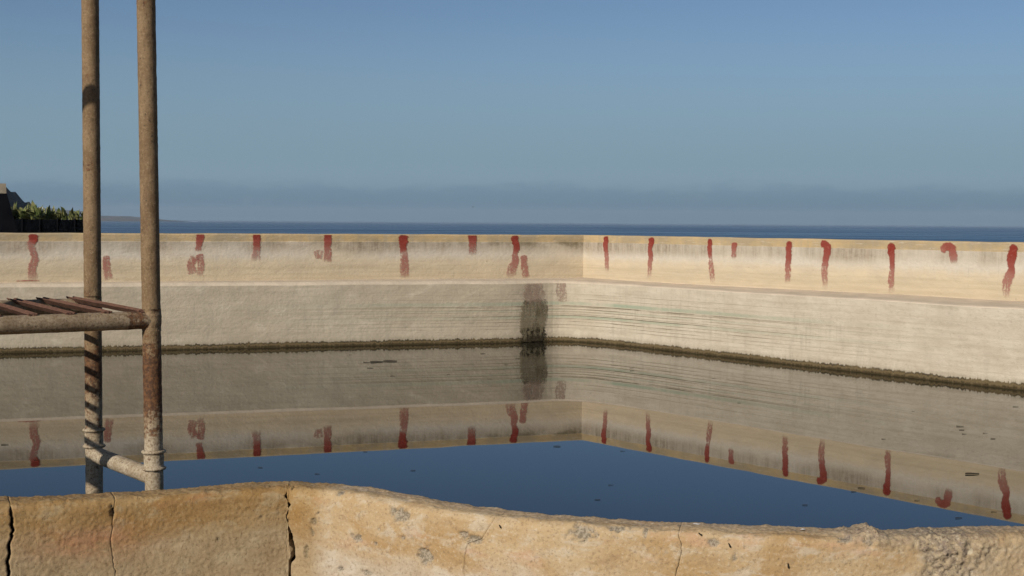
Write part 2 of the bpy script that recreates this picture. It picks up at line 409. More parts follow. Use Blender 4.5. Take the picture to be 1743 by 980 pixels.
# ---------------------------------------------------------------- sea, ground, hills
def disc(name, z, radii, n, material, zf=None, centre=(0, 0)):
    V = [(centre[0], centre[1], z if zf is None else zf(*centre))]; Fc = []
    for k, r in enumerate(radii):
        for i in range(n):
            a = 2*math.pi*i/n; x, y = centre[0]+r*math.cos(a), centre[1]+r*math.sin(a)
            V.append((x, y, z if zf is None else zf(x, y)))
    for i in range(n): Fc.append((0, 1+i, 1+(i+1) % n))
    for k in range(len(radii)-1):
        for i in range(n):
            a, b_ = 1+k*n, 1+(k+1)*n; j = (i+1) % n
            Fc.append((a+i, b_+i, b_+j, a+j))
    return finish(name, V, Fc, material, smooth=True)
SEA_Z = -13.0
tag(disc('sea', SEA_Z, [300, 1000, 4000, 15000, 60000, 120000], 96, M_SEA), 'calm blue open sea running to the horizon', kind='structure')
def ground_z(x, y):
    r = math.hypot(x, y-12); t = max(0, min(1, (r-45)/330)); t = t*t*(3-2*t)
    return -.6 - 15.5*t + (.5*fbm((x, y, 0), 3, .03) if r > 40 else 0)*min(1, (r-40)/20 if r > 40 else 0)
tag(disc('ground', -.6, [8, 20, 30, 40, 50, 62, 76, 92, 110, 130, 155, 185, 220, 260, 300, 340, 380, 420], 72, M_GROUND, ground_z, (0, 12)), 'dry earth sloping down to the sea', kind='structure')

def ridge(name, prof, dist, depth, material, label, base=SEA_Z-3, rough=.06):
    """land whose skyline runs through the photo points prof; a real hill with a front and a back slope"""
    nu = 90; xs = [p[0] for p in prof]; V = []
    nv = 15
    for i in range(nu):
        px = xs[0] + (xs[-1]-xs[0])*i/(nu-1)
        for a, b_ in zip(prof, prof[1:]):
            if a[0] <= px <= b_[0]: py = a[1]+(b_[1]-a[1])*(px-a[0])/(b_[0]-a[0]); break
        top = on_y(px, py, dist); hgt = max(.5, top.z-base)
        hgt *= 1+rough*fbm((px*.12, 3.1, dist), 4)
        for j in range(nv):
            t = -1+2*j/(nv-1); prof_ = (1-abs(t)**1.35)
            nz = hgt*prof_*(1+(.22*fbm((px*.2, t*3, 8.), 4) if abs(t) > .01 else 0))
            V.append((top.x*(1+t*depth/dist*.5), dist+t*depth, base+max(0, nz)))
    return tag(finish(name, V, grid_faces(nu, nv), material, smooth=True), label, kind='structure')
ridge('hill', [(-420, 300), (-200, 262), (-60, 285), (0, 312), (14, 326), (18, 333), (26, 339), (30, 345), (42, 350), (50, 354), (62, 358), (80, 366), (110, 384)],
      1300, 260, M_HILL, 'dark scrubby hill falling steeply to the shore')
ridge('headland', [(-500, 352), (-100, 350), (40, 351), (72, 353.5), (92, 354.5), (104, 357), (118, 357.5), (140, 360.5), (165, 367), (200, 367.5), (222, 368.5), (240, 370), (262, 372.4), (278, 373.9), (290, 375.4)],
      15000, 2500, M_CAPE, 'low hazy headland running out into the sea', rough=.02)
# foam where the point meets the sea
for px, w in ((296, 26), (331, 44)):
    c = on_z(px, hor(px)+2.2, SEA_Z+.4); n = 9; V = []; 
    for i in range(n):
        t = i/(n-1)*2-1; hh = (1-t*t)*(1.1+.5*random.random())+.1
        for dy, dz in ((-5*(1-t*t)-.5, -.6), (0, hh), (6*(1-t*t)+.5, -.6)): V.append((c.x+t*w, c.y+dy+3*t, SEA_Z+.3+dz))
    tag(finish('breaking_foam', V, grid_faces(n, 3), M_FOAM, smooth=True), 'thin white line of surf breaking off the low headland', kind='stuff')

# ---------------------------------------------------------------- basin: upper parapets, lower walls, water
def gl(px): return 226.3-.0306*px
def gr(px): return 196+.0971*(px-992)
A0, A1 = on_z(0, hor(0)+gl(0)).xy, on_z(900, hor(900)+gl(900)).xy
B0, B1 = on_z(1100, hor(1100)+gr(1100)).xy, on_z(1743, hor(1743)+gr(1743)).xy
def isect(p, q, r, s):
    d, e = q-p, s-r; t = ((r.x-p.x)*e.y-(r.y-p.y)*e.x)/(d.x*e.y-d.y*e.x); return p+d*t
CORN = isect(A0, A1, B0, B1)
dl, dr = (A0-CORN).normalized(), (B1-CORN).normalized()
nl, nr = Vector((dl.y, -dl.x)), Vector((-dr.y, dr.x))           # outward, away from the water
if nl.dot(CORN) < 0: nl = -nl
if nr.dot(CORN) < 0: nr = -nr
TOP = 1.79
PROF = [(0, .80), (0, 1.08), (0, 1.18), (0, 1.32), (0, TOP-.128), (.013, TOP-.116), (.013, TOP-.02), (.028, TOP), (.10, TOP+.004), (.24, TOP-.002), (.26, TOP-.02), (.26, .3), (.26, -1.6)]
bis = (nl+nr)/(1+nl.dot(nr))                                     # mitre
low_px = [(-160, 233.4), (0, 229), (170, 224.2), (338, 219.5), (512, 214.6), (686, 209.7), (800, 206.8), (870, 204.8), (910, 203.0), (945, 201.6), (980, 202.2), (1015, 204.3), (1060, 208.2), (1180, 220.6), (1343, 238.3), (1540, 258.8), (1743, 279.8)]
low_pts = [on_z(px, hor(px)+g).xy for px, g in low_px]
low_pts = [low_pts[0]+dl*9] + low_pts + [low_pts[-1]+dr*5, low_pts[-1]+dr*10]
LOW = Path(low_pts, .10)
U_SPLIT = LOW.hit(932)
class Straight:
    def __init__(s, o, d): s.o, s.d = o, d
    def at(s, u): return s.o+s.d*u
    def uz(s, px, py):
        r = ray(px, py); t = isect(Vector((0, 0)), Vector((r.x, r.y)), s.o, s.o+s.d)
        return (t-s.o).dot(s.d), EYE.z + r.z*(t.y/r.y)
UPL, UPR = Straight(CORN, dl), Straight(CORN, dr)

def parapet(path, nout, length, uoff, sgn, parent):
    n = int(length/.12)+1; V = []; UV = []; G = []
    for i in range(n):
        u = length*i/(n-1); base = path.at(u); off = bis if i == 0 else nout
        wob = .004*fbm((u*1.3, 4*sgn, 0), 3)
        for d, z in PROF:
            q = base+off*(d+wob if 0 < i else d); zz = z
            if z > TOP-.03: zz += .006*fbm((u*1.7, d*3, sgn), 3)
            G.append(max(max(0, 1-u/3.2)**.6, .55*max(0, 1-u/12)) if sgn < 0 else .25*max(0, 1-u/2)); V.append((q.x, q.y, zz)); UV.append((uoff+sgn*u, z if d < .09 else TOP-.02 - (0 if z > 1.7 else TOP-z)))
    f = grid_faces(n, len(PROF))
    if sgn < 0: f = [t[::-1] for t in f]
    return adopt(finish('parapet', V, f, M_UP, uvs=UV, attrs={'grime': G}), parent)

def lower(u0, u1, parent):
    FLAT = {(.010, .990): (.012, .992), (.035, 1.012): (.035, 1.001), (.065, 1.030): (.08, 1.006), (.10, 1.036): (.16, 1.012), (.50, 1.052): (.55, 1.045)}
    prof = [(0, -1.2), (0, -.02), (0, .05), (0, .2), (0, .45), (0, .7), (0, .9), (.003, .978), (.010, .990), (.035, 1.012), (.065, 1.030), (.10, 1.036), (.50, 1.052), (.80, 1.06), (1.0, 1.06)]
    n = int((u1-u0)/.10)+1; V = []; UV = []; C = []; SUN_T = []
    for i in range(n):
        u = u0+(u1-u0)*i/(n-1); p, t = LOW.at(u), LOW.nrm(u)
        out = -t
        for d, z in prof:
            w = .008*fbm((u*.9, z*2, 5.), 3)*(1 if d < .02 else 0)
            if (d, z) in FLAT: q = max(0, min(1, (u-U_SPLIT+1)/3.5)); q = q*q*(3-2*q); d, z = d+(FLAT[(d, z)][0]-d)*q, z+(FLAT[(d, z)][1]-z)*q
            zz = z+(.008*fbm((u*.8, 1., 2.), 3) if z > .94 else 0)
            V.append((p.x+out.x*(d+w), p.y+out.y*(d+w), zz)); UV.append((u, z if d <= .009 else 1.0+d))
            SUN_T.append(max(0, min(1, (u-U_SPLIT+.3)/1.5))); du = u-U_SPLIT-.8; C.append(max(0, 1-du/7.5)**1.1 if du > 0 else .85*max(0, 1+du/6.5)**1.2)
    f = [t[::-1] for t in grid_faces(n, len(prof))]
    return adopt(finish('lower_wall', V, f, M_LOW, uvs=UV, attrs={'corner': C, 'sun_tone': SUN_T}, smooth=False), parent)

wall_l = empty('basin_wall', (CORN.x+dl.x*8, CORN.y+dl.y*8, 0), 'long stained concrete basin wall left of the corner, behind the pipe frame', 'wall', 'concrete walls round the basin')
wall_r = empty('basin_wall', (CORN.x+dr.x*6, CORN.y+dr.y*6, 0), 'paler sunlit basin wall running from the corner towards the right edge', 'wall', 'concrete walls round the basin')
LL, LR = 17.0, 17.0
parapet(UPL, nl, LL, 40, -1, wall_l); parapet(UPR, nr, LR, 40, 1, wall_r)
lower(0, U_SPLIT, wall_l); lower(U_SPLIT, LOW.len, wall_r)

# water sheet
wp = []
for i in range(0, LOW.n, 3):
    p = LOW.p[i]; q = -LOW.nrm(i*LOW.step); wp.append((p.x+q.x*.08, p.y+q.y*.08))
wp = wp + [(wp[-1][0], 3.9), (-.7, 4.30), (wp[0][0], 2.4)]
bm = bmesh.new(); f = bm.faces.new([bm.verts.new((x, y, 0)) for x, y in wp]); bmesh.ops.triangulate(bm, faces=[f]); bm.normal_update()
for t in bm.faces:
    if t.normal.z < 0: t.normal_flip()
me = bpy.data.meshes.new('water'); bm.to_mesh(me); me.materials.append(M_WATER)
o = bpy.data.objects.new('water', me); COL.objects.link(o); tag(o, 'still dark water in the basin mirroring walls and sky', kind='structure')

# red brush marks: flat paint lying on the plaster
def stroke(kind, pts, surf, parent, name='paint_mark', label=None, material=None):
    """pts: (px, py, half width in px, strength); the stroke follows the wall's own surface"""
    P = []
    for px, py, hw, st in pts:
        u, z = surf.uz(px, py); u2, _ = surf.uz(px+hw, py); P.append((u, z, abs(u2-u), st))
    ext = lambda a, b_: tuple(2*a[q]-b_[q] for q in range(2))+a[2:]
    E = [ext(P[0], P[1])] + P + [ext(P[-1], P[-2])]
    n = 30; V = []; UV = []; A = []; m = 9; C = []
    for i in range(n):
        f = i/(n-1)*(len(P)-1); k = min(len(P)-2, int(f)); t = f-k; q = []
        for c in range(4):
            p0, p1, p2, p3 = (E[k+d][c] for d in range(4))
            q.append(.5*(2*p1+(p2-p0)*t+(2*p0-5*p1+4*p2-p3)*t*t+(3*p1-p0-3*p2+p3)*t**3) if c < 2 else p1+(p2-p1)*t)
        C.append(q)
    for i in range(n):
        u, z, hw, st = C[i]; a, b_ = C[max(0, i-2)], C[min(n-1, i+2)]
        du, dz = b_[0]-a[0], b_[1]-a[1]; L = math.hypot(du, dz) or 1; tu, tz = du/L, dz/L
        for j in range(m):
            c = -1+2*j/(m-1); s_ = hw*1.08*c
            uu, zz = u - tz*s_, z + tu*s_
            if kind == 'up':
                zz = min(TOP-.012, max(1.062, zz)); nn = nl if surf is UPL else nr
                q = surf.at(uu) + nn*((.013 if zz > TOP-.116 else 0)-.0075)
            else:
                zz = max(.01, min(.985, zz)); q = surf.at(uu)+surf.nrm(uu)*.014
            V.append((q.x, q.y, zz)); UV.append((c, i/(n-1))); A.append(st)
    o = finish(name, V, grid_faces(n, m), material or M_RED, uvs=UV, attrs={'strength': A}, smooth=True)
    if label: o['label'] = label
    return adopt(o, parent)

MARKS_L = [
 [(57, 396, 9, 1), (56, 408, 8, .95), (52, 416, 7, .45), (56, 428, 6, .5), (59, 442, 7, .55), (54, 458, 8, .5), (57, 479, 9, .42)],
 [(26, 479.5, 2.2, .6), (46, 478, 2, .6), (68, 478.5, 2.4, .5)],
 [(180, 434, 6.5, .5), (181, 448, 6.5, .55), (182, 462, 7, .45), (185, 477, 8, .4)],
 [(341, 396, 7, .95), (340, 407, 7, .8), (338, 418, 5, .65), (337, 428, 6, .5)],
 [(329, 466, 9, .32), (325, 452, 7, .5), (332, 436, 8, .6)],
 [(338, 432, 7, .6), (342, 446, 6, .5), (340, 470, 6, .36)],
 [(437, 396, 7.5, 1), (437, 405, 7.5, .95), (437, 416, 6.5, .8), (436, 428, 6, .4), (435, 444, 9, .4)],
 [(558, 397, 7, 1), (558, 408, 6.5, .85), (557, 421, 6, .65), (558, 433, 7, .5), (556, 447, 8, .45)],
 [(535, 435, 7, .38), (542, 433, 8, .45), (550, 434, 7, .3)],
 [(688, 397.5, 8.5, 1), (687, 410, 8, 1), (686, 424, 6, .85), (687, 430, 6, .35), (688, 440, 7, .55), (688, 458, 7.5, .5), (690, 475, 8, .45)],
 [(804, 398, 8, 1), (804, 408, 7, .85), (804, 420, 6.5, .6), (804, 435, 6, .3)],
 [(876, 398.5, 7, 1), (877, 410, 6.5, .95), (879, 422, 5.5, .9), (876, 433, 5, .55), (877, 444, 6, .6), (871, 458, 8, .5), (868, 474, 9, .38)],
 [(891, 433, 6, .5), (892, 446, 6, .55), (893, 460, 6, .5), (896, 474, 6.5, .45)],
]
MARKS_R = [
 [(1030, 401, 4, 1), (1031, 409, 4, .95), (1031, 422, 4, .8), (1033, 436, 3.8, .55), (1033, 452, 3.6, .45), (1035, 463, 3, .25)],
 [(1108, 403, 5, 1), (1108, 415, 4.5, .95), (1107, 426, 4, .75), (1108, 437, 4.5, .7), (1107, 448, 4, .55), (1105, 475, 4, .35)],
 [(1208, 405, 4.5, 1), (1208, 418, 4, .9), (1209, 434, 3.5, .7), (1210, 441, 3, .35), (1210, 448, 4, .5), (1212, 464, 4.5, .5), (1214, 485, 4, .35)],
 [(1250, 412, 5, .75), (1250, 424, 4.5, .65), (1249, 440, 4, .4)],
 [(1342, 410, 5, .95), (1343, 420, 5.5, .9), (1343, 434, 5, .8), (1342, 452, 5, .65), (1341, 466, 5.5, .5), (1341, 482, 5, .4)],
 [(1396, 414, 5, .9), (1404, 416, 6, .9), (1409, 424, 6, .9), (1406, 440, 6, .75), (1404, 462, 5.5, .5), (1405, 492, 4.5, .35)],
 [(1516, 412, 5.5, 1), (1517, 424, 7, 1), (1519, 438, 5, .8), (1519, 450, 4.5, .75), (1519, 460, 4.5, .6), (1517, 480, 5.5, .5), (1518, 499, 5, .4)],
 [(1602, 428, 6, .6), (1610, 420, 7, .75), (1619, 422, 7, .75), (1623, 434, 7, .65), (1624, 449, 6, .35)],
 [(1725, 415, 8, 1), (1724, 430, 9, 1), (1721, 446, 7, .85), (1722, 458, 6, .75), (1718, 470, 9, .55), (1713, 488, 7, .45), (1714, 508, 6, .3)],
]
for mk in MARKS_L: stroke('up', mk, UPL, wall_l)
for mk in MARKS_R: stroke('up', mk, UPR, wall_r)
stroke('low', [(906, 475, 12, .30), (907, 484, 15, .32), (908, 496, 17, .30), (909, 509, 18, .28), (909, 520, 20, .2)], LOW, wall_l, 'damp_stain', 'pinkish top of the tall stain by the corner', M_BLUSH)
stroke('low', [(908, 508, 19, .40), (908, 520, 22, .60), (899, 531, 14, .62), (898, 545, 15, .60), (900, 560, 17, .62), (906, 572, 18, .6)], LOW, wall_l, 'damp_stain', 'grey-olive middle of the tall stain by the corner', M_STAIN)
stroke('low', [(917, 512, 9, .45), (921, 528, 10, .66), (919, 545, 10, .60), (914, 562, 10, .6), (912, 574, 10, .5)], LOW, wall_l, 'damp_stain', 'grey-olive right edge of the tall stain by the corner', M_STAIN)
stroke('low', [(907, 556, 19, .72), (907, 563, 21, .95), (907, 575, 21, 1), (908, 592, 19, 1)], LOW, wall_l, 'damp_stain', 'near-black wet foot of the tall stain by the corner', M_STAIN)
stroke('low', [(953, 478, 9, .34), (955, 492, 9, .30), (957, 508, 8, .22), (957, 514, 7, .15)], LOW, wall_r, 'faded_mark', 'faded brownish brush mark right of the dark stain', M_BLUSH)

# ---------------------------------------------------------------- near wall: cracked, curved, low
NZ = 1.2
near_px = [(-330, 868), (-160, 856), (0, 846), (120, 838), (240, 830.5), (380, 823), (470, 818), (500, 817), (540, 819), (620, 827), (720, 841), (860, 861), (1000, 876), (1180, 886), (1300, 892), (1420, 895), (1560, 895), (1700, 892), (1850, 893), (2080, 897)]
pts = [on_z(px, py, NZ).xy for px, py in near_px]
pts = [pts[0]+Vector((-1.6, -.75)), pts[0]+Vector((-.8, -.36))] + pts + [pts[-1]+Vector((1.2, -.05)), pts[-1]+Vector((2.6, -.15))]
NEAR = Path(pts, .03)
T_TH = .13
# cross-section over the wall: back foot, back face, rounded top, front face, front foot
def near_profile():
    r = .028; out = []                      # (offset towards the camera, z below top)
    for z in (1.6, .8, .35, .15): out.append((0, -z))
    for k in range(6): a = math.pi/2*k/5; out.append((r-r*math.cos(a)*1.0, -r+r*math.sin(a)))
    for k in range(1, 16): out.append((r+(T_TH-2*r)*k/16, 0))
    for k in range(9): a = math.pi/2*k/8; out.append((T_TH-r+r*math.sin(a), -r+r*math.cos(a)))
    z = -r
    while z > -.40: z -= .0042; out.append((T_TH, z))
    for z in (.45, .55, .7, 1.0): out.append((T_TH, -z))
    return out
NP = near_profile()
NV_LEN = [0]
for a, b_ in zip(NP, NP[1:]): NV_LEN.append(NV_LEN[-1]+math.hypot(b_[0]-a[0], b_[1]-a[1]))
k0 = 4; V0 = NV_LEN[k0]                      # v = 0 at the back of the top
def near_uv(px, py):                         # photo point on the front face -> (s, depth below the top)
    d = ray(px, py); best = None
    for i in range(NEAR.n-1):
        a, b_ = NEAR.p[i]+NEAR.nrm(i*NEAR.step)*T_TH, NEAR.p[i+1]+NEAR.nrm((i+1)*NEAR.step)*T_TH
        ca, cb = a.x*d.y-a.y*d.x, b_.x*d.y-b_.y*d.x
        if ca*cb <= 0 and ca != cb and a.y > 0:
            f = ca/(ca-cb); q = a.lerp(b_, f); return (i+f)*NEAR.step, NZ-(EYE.z+d.z*(q.y/d.y))
S0 = near_uv(0, 900)[0]; PINK = near_uv(150, 922)
CHIPS = [(193, 875, 4, 9, .013), (191, 862, 3, 5, .006), (496, 829, 7, 5, .012), (682, 878, 17, 12, .010), (668, 868, 8, 6, .008), (608, 916, 11, 8, .008), (722, 947, 13, 14, .011), (536, 888, 7, 7, .008), (532, 906, 4, 7, .007), (522, 937, 4, 12, .007), (541, 873, 3, 3, .006),
         (646, 900, 4, 4, .006), (687, 916, 4, 4, .007), (641, 925, 3, 3, .005), (806, 918, 15, 7, .007), (790, 912, 8, 6, .006), (992, 907, 16, 12, .008), (1052, 898, 12, 6, .005), (1214, 923, 9, 6, .005), (575, 842, 5, 5, .004), (345, 835, 6, 4, .005),
         (372, 917, 4, 4, .005), (580, 968, 6, 5, .006), (625, 975, 10, 4, .005), (445, 880, 3, 3, .004), (1098, 905, 3, 9, .004), (1250, 948, 3, 8, .004), (1440, 908, 12, 14, .008), (1480, 922, 8, 6, .008)]
CH = []
for px, py, rx, ry, dp in CHIPS:
    s, t = near_uv(px, py); k = 3.9/F_PX; CH.append((s, t, rx*k*1.15, ry*k*1.1, dp))
RUB = []
for px, py, rx, ry, w in ((1612, 940, 55, 60, 1.0), (1560, 902, 90, 18, .7), (1660, 925, 60, 45, .75), (1490, 905, 55, 24, .8), (1480, 897, 30, 8, .5), (1715, 935, 70, 70, .38), (1520, 915, 40, 22, .6)):
    s, t = near_uv(px, py); k = 3.75/F_PX; RUB.append((s, t, rx*k, ry*k, w))
BUMPS = [near_uv(px, 910)[0] for px in (1455, 1482, 1500)]
# the cracks: photo points down each crack and half width in metres
CRACKS = [([(18, 852), (19, 880), (22, 905), (16, 930), (14, 955), (15, 985)], .0042, .0042),
          ([(196, 845), (194, 870), (190, 905), (189, 925), (193, 950), (197, 985)], .0003, .0004),
          ([(490, 822), (487, 845), (492, 858), (489, 880), (494, 908), (497, 935), (498, 950), (492, 960), (494, 985)], .022, .015),
          ([(858, 864), (840, 872), (835, 890), (828, 903), (818, 918), (795, 925), (790, 945), (788, 985)], .0011, .0008),
          ([(1154, 890), (1155, 905), (1158, 925), (1160, 940), (1156, 955), (1150, 985)], .0006, .0005)]
def crack_curve(ps):
    q = [near_uv(*p) for p in ps]; q.sort(key=lambda a: a[1]); return q
CC = [(crack_curve(p), a, b_) for p, a, b_ in CRACKS]
def crack_s(ci, depth, side):
    q, wa, wb = CC[ci]
    if depth <= q[0][1]: s = q[0][0]
    elif depth >= q[-1][1]: s = q[-1][0]
    else:
        for a, b_ in zip(q, q[1:]):
            if a[1] <= depth <= b_[1]: s = a[0]+(b_[0]-a[0])*(depth-a[1])/(b_[1]-a[1]); break
    jag = .004*fbm((ci*7.3, depth*40, 0), 3)+(.0015*fbm((ci*3.3, depth*130, side*2.), 2) if CC[ci][1] > .004 else .0015*fbm((ci*3.3, depth*130, 0), 2))
    w = wa+(wb-wa)*min(1, max(0, depth/.3))
    w *= (1+.22*fbm((ci*5.1, depth*25, 9.), 2))*min(1, .08+max(0, depth-.004)/.014)
    return s+jag+side*max(.00025, w)

near_wall = empty('parapet_wall', (NEAR.at(NEAR.len/2).x, NEAR.at(NEAR.len/2).y, .3), 'low curved ochre wall with open vertical cracks in front of the water', 'wall')

def near_point(s, k):
    d, z = NP[k]; p, n = NEAR.at(s), NEAR.nrm(s); depth = -z; px_s = s-S0
    lin = V0; v = NV_LEN[k]-V0
    base = Vector((p.x, p.y, NZ+z)) + Vector((n.x, n.y, 0))*d
    # outward direction of this profile point
    d0, z0 = NP[max(0, k-1)]; d1, z1 = NP[min(len(NP)-1, k+1)]
    tx, tz = d1-d0, z1-z0; L = math.hypot(tx, tz) or 1; ox, oz = -tz/L, tx/L
    out = Vector((n.x*ox, n.y*ox, oz))
    chip = rub = 0.0; disp = 0.0
    near = -.05 < px_s < 4.2
    disp += .0075*fbm((s*2.5, v*3.5, 1.), 3)
    if near or True:
        left = 1.0 if s < CC[2][0][0][0] else .45
        disp += left*.0013*fbm((s*34, v*22, 2.), 4) + (.0013+left*.0006)*fbm((s*120, v*85, 3.), 3)
        if 0 < v < T_TH*1.05:                                       # the worn top
            disp += .004*fbm((s*14, v*20, 6.), 4) + .003*max(0, fbm((s*45, v*45, 7.), 3))
        for cs, ct, rx, ry, dp in CH:
            a, b_ = (s-cs)/rx, (max(depth, 0)-ct)/ry
            if abs(a) < 1.7 and abs(b_) < 1.7 and d >= T_TH-.03:
                q = math.hypot(a, b_)+.75*fbm((s*75, depth*75, cs), 3)
                if q < 1.05:
                    w = min(1, (1.05-q)/.28); chip = max(chip, w); disp -= w*(dp*.75+.006*abs(fbm((s*170, depth*170, 4.), 2)))
        for cs, ct, rx, ry, wt in RUB:
            a, b_ = (s-cs)/rx, (depth-ct)/ry
            q = math.hypot(a, b_)+.45*fbm((s*22, depth*22, cs), 3)
            if q < 1.15 and d > .02: rub = max(rub, wt*min(1, (1.15-q)/.4))
        if rub > 0:
            bl = fbm((s*32, depth*32, 11.), 4); cell = mn.cell(Vector((s*55, depth*55, v*20)))
            disp += rub*(.006*bl + .007*fbm((s*85, depth*85, 8.), 4) + .006*abs(fbm((s*140, depth*140, 5.), 3)) - .004)
        if depth < .02:
            for bs, hgt, wd in ((BUMPS[0], .006, .03), (BUMPS[1], .013, .022), (BUMPS[2], .008, .02)):
                disp += hgt*math.exp(-((s-bs)/wd)**2)*(1+.6*fbm((s*80, v*60, 1.), 3))
    return base+out*disp, (s-S0, v), chip, rub

def near_section(sl, sr, coarse=False):
    """sl, sr: functions depth -> arc length at the two cracks that bound the section"""
    nv = len(NP); width = sr(.1)-sl(.1); step = .05 if coarse else .0046
    nu = max(4, int(width/step)+1); V = []; UV = []; CHA = []; RU = []; PK = []
    for i in range(nu):
        for k in range(nv):
            depth = max(0, -NP[k][1]) if NP[k][0] > .06 else .0
            if NP[k][0] <= .06: depth = min(.03, 0)
            a, b_ = sl(depth), sr(depth); s = a+(b_-a)*i/(nu-1)
            p, uv, c, r = near_point(s, k); V.append(p); UV.append(uv); CHA.append(c); RU.append(r); PK.append(math.exp(-((s-PINK[0])/.16)**2-((depth-PINK[1])/.045)**2))
    Fc = grid_faces(nu, nv)
    # broken faces going into the wall at both ends
    for e, i in ((0, 0), (1, nu-1)):
        base = len(V)
        for k in range(nv):
            p = V[i*nv+k]; u = UV[i*nv+k]; s = u[0]+S0; n = NEAR.nrm(s); c = NEAR.at(s)
            d, z = NP[k]; core = Vector((c.x+n.x*.04, c.y+n.y*.04, min(p.z, NZ-.09)))
            dirn = core-p; L = dirn.length
            V.append(p+dirn*.93); UV.append(u); CHA.append(3.0); RU.append(0); PK.append(0)
        for k in range(nv-1):
            q = (i*nv+k, i*nv+k+1, base+k+1, base+k); Fc.append(q if e == 0 else q[::-1])
    Fc = [f_[::-1] for f_ in Fc]
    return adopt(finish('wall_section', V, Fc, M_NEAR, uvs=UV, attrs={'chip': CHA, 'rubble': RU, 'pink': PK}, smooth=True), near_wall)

bounds = [lambda d: .0] + [None]*0
S_END = NEAR.len
edges = []
for ci in range(len(CC)):
    edges.append((lambda d, ci=ci: crack_s(ci, d, -1), lambda d, ci=ci: crack_s(ci, d, 1)))
sL, sR = S0-.22, near_uv(1743, 930)[0]+.2
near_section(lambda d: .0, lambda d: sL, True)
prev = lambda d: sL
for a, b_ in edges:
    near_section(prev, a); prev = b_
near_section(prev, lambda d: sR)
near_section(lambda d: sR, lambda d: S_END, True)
# the dark inside seen through the cracks
V = []; n = 160
for i in range(n):
    s = S_END*i/(n-1); p, nn = NEAR.at(s), NEAR.nrm(s)
    for d, z in ((.035, -1.5), (.035, -.085), (.045, -.085), (.045, -1.0)): V.append((p.x+nn.x*d, p.y+nn.y*d, NZ+z))
adopt(finish('wall_core', V, grid_faces(n, 4), M_CORE), near_wall)
# bird lime on the top edge
for px, py, w in ((1186, 889, .012), (1366, 898, .009)):
    c = on_z(px, py, NZ+.006); V = [(c.x, c.y, NZ+.004)]; n = 11
    for i in range(n):
        a = 2*math.pi*i/n; r = w*(.6+.6*random.random()); V.append((c.x+r*math.cos(a), c.y+r*.7*math.sin(a), NZ+.002))
    adopt(finish('bird_dropping', V, [(0, 1+i, 1+(i+1) % n) for i in range(n)], M_DROP), near_wall)

# terrace on the camera's side and the floor under the water
V = []; n = 60
for i in range(n):
    p = NEAR.at(S_END*i/(n-1)); q = p+NEAR.nrm(S_END*i/(n-1))*.06
    V += [(q.x, q.y, .34), (q.x, -8, .34), (q.x, -8, -.9)]
tag(finish('terrace', V, grid_faces(n, 3), M_GROUND), 'bare earth terrace on the near side of the low wall', kind='structure')

# ---------------------------------------------------------------- pipe frame with the slatted platform
YR, YL = 4.335, 4.69
RAD = .0282
root_p = on_y(262, 820, YR)
frame = empty('pipe_frame', (root_p.x-.4, YL-.3, -.6), 'rusty weathered pipe frame with a slatted platform, standing behind the cracked wall', 'scaffold')

def tube(name, a, b_, r, parent, rust=None, pale=None, rings=None, seg=28, rough=.0007, ragged=0):
    """a pipe from a to b_, slightly pitted; rust / pale: functions of the fraction along it; rings: (fraction, half length, extra radius)"""
    a, b_ = Vector(a), Vector(b_); ax = (b_-a); L = ax.length; ax.normalize()
    x = ax.orthogonal().normalized(); y = ax.cross(x); V = []; RU = []; PA = []
    ts = [i*.012/L for i in range(int(L/.012)+1)]+[1.0]
    for f, h, e in (rings or []): ts += [f-h/L-.0005/L, f-h/L, f-h/L*.55, f, f+h/L*.55, f+h/L, f+h/L+.0005/L]
    ts = sorted(set(t for t in ts if 0 <= t <= 1))
    for t in ts:
        c = a.lerp(b_, t)
        ex = 0
        for f, h, e in (rings or []):
            q = abs(t-f)*L/h
            if q <= 1.0001: ex = max(ex, e*math.sqrt(max(0, 1.06-q*q)))
        rf = rust(t) if rust else 0; pf = pale(t) if pale else 0
        for j in range(seg):
            an = 2*math.pi*j/seg; dv = x*math.cos(an)+y*math.sin(an); p = c+dv*r
            q = r+ex*(1+.25*fbm(p, 3, 60))+rough*fbm(p, 4, 70)+(rough+.0012*rf)*fbm(p, 3, 190)*.8
            V.append(c+dv*q); RU.append(rf); PA.append(pf)
    n = len(ts); Fc = grid_faces(n, seg, True)
    for e, i in ((1, 0), (0, n-1)):
        base = len(V); V.append(a if i == 0 else b_); RU.append(RU[i*seg]); PA.append(PA[i*seg])
        for j in range(seg):
            q = (base, i*seg+j, i*seg+(j+1) % seg); Fc.append(q if e == 0 else q[::-1])
    Fc = [f_[::-1] for f_ in Fc] if False else Fc
    return adopt(finish(name, V, Fc, M_PIPE, attrs={'rust': RU, 'pale': PA}, smooth=True), parent)

def gauss(t, c, w): return math.exp(-((t-c)/w)**2)
def zfrac(a, b_, y_px, yy):                  # fraction along a pole of the photo row
    z = EYE.z - (y_px-hor(200))*yy/F_PX*1.0; return (z-a.z)/(b_.z-a.z)
def pole(px0, px1, yy, rust_rows, pale_row, ring_rows, parent, name='pole'):
    t0, t1 = on_y(px0, 0, yy), on_y(px1, 820, yy); d = (t1-t0)/(t1.z-t0.z)
    a = t1+d*(-.75-t1.z); b_ = t0+d*(4.0-t0.z)
    rr = [(zfrac(a, b_, y, yy), w/(F_PX/yy)/(b_-a).length, s) for y, w, s in rust_rows]
    pz = zfrac(a, b_, pale_row, yy)
    rg = [(zfrac(a, b_, y, yy), .0048, .0062) for y in ring_rows]
    f = lambda t: min(1, sum(s*gauss(t, c, w) for c, w, s in rr))
    g = lambda t: 1/(1+math.exp(min(50, max(-50, (t-pz)/.006))))
    o = tube(name, a, b_, RAD, parent, f, g, rg)
    return o, (lambda z: t1+d*(z-t1.z)), a, b_
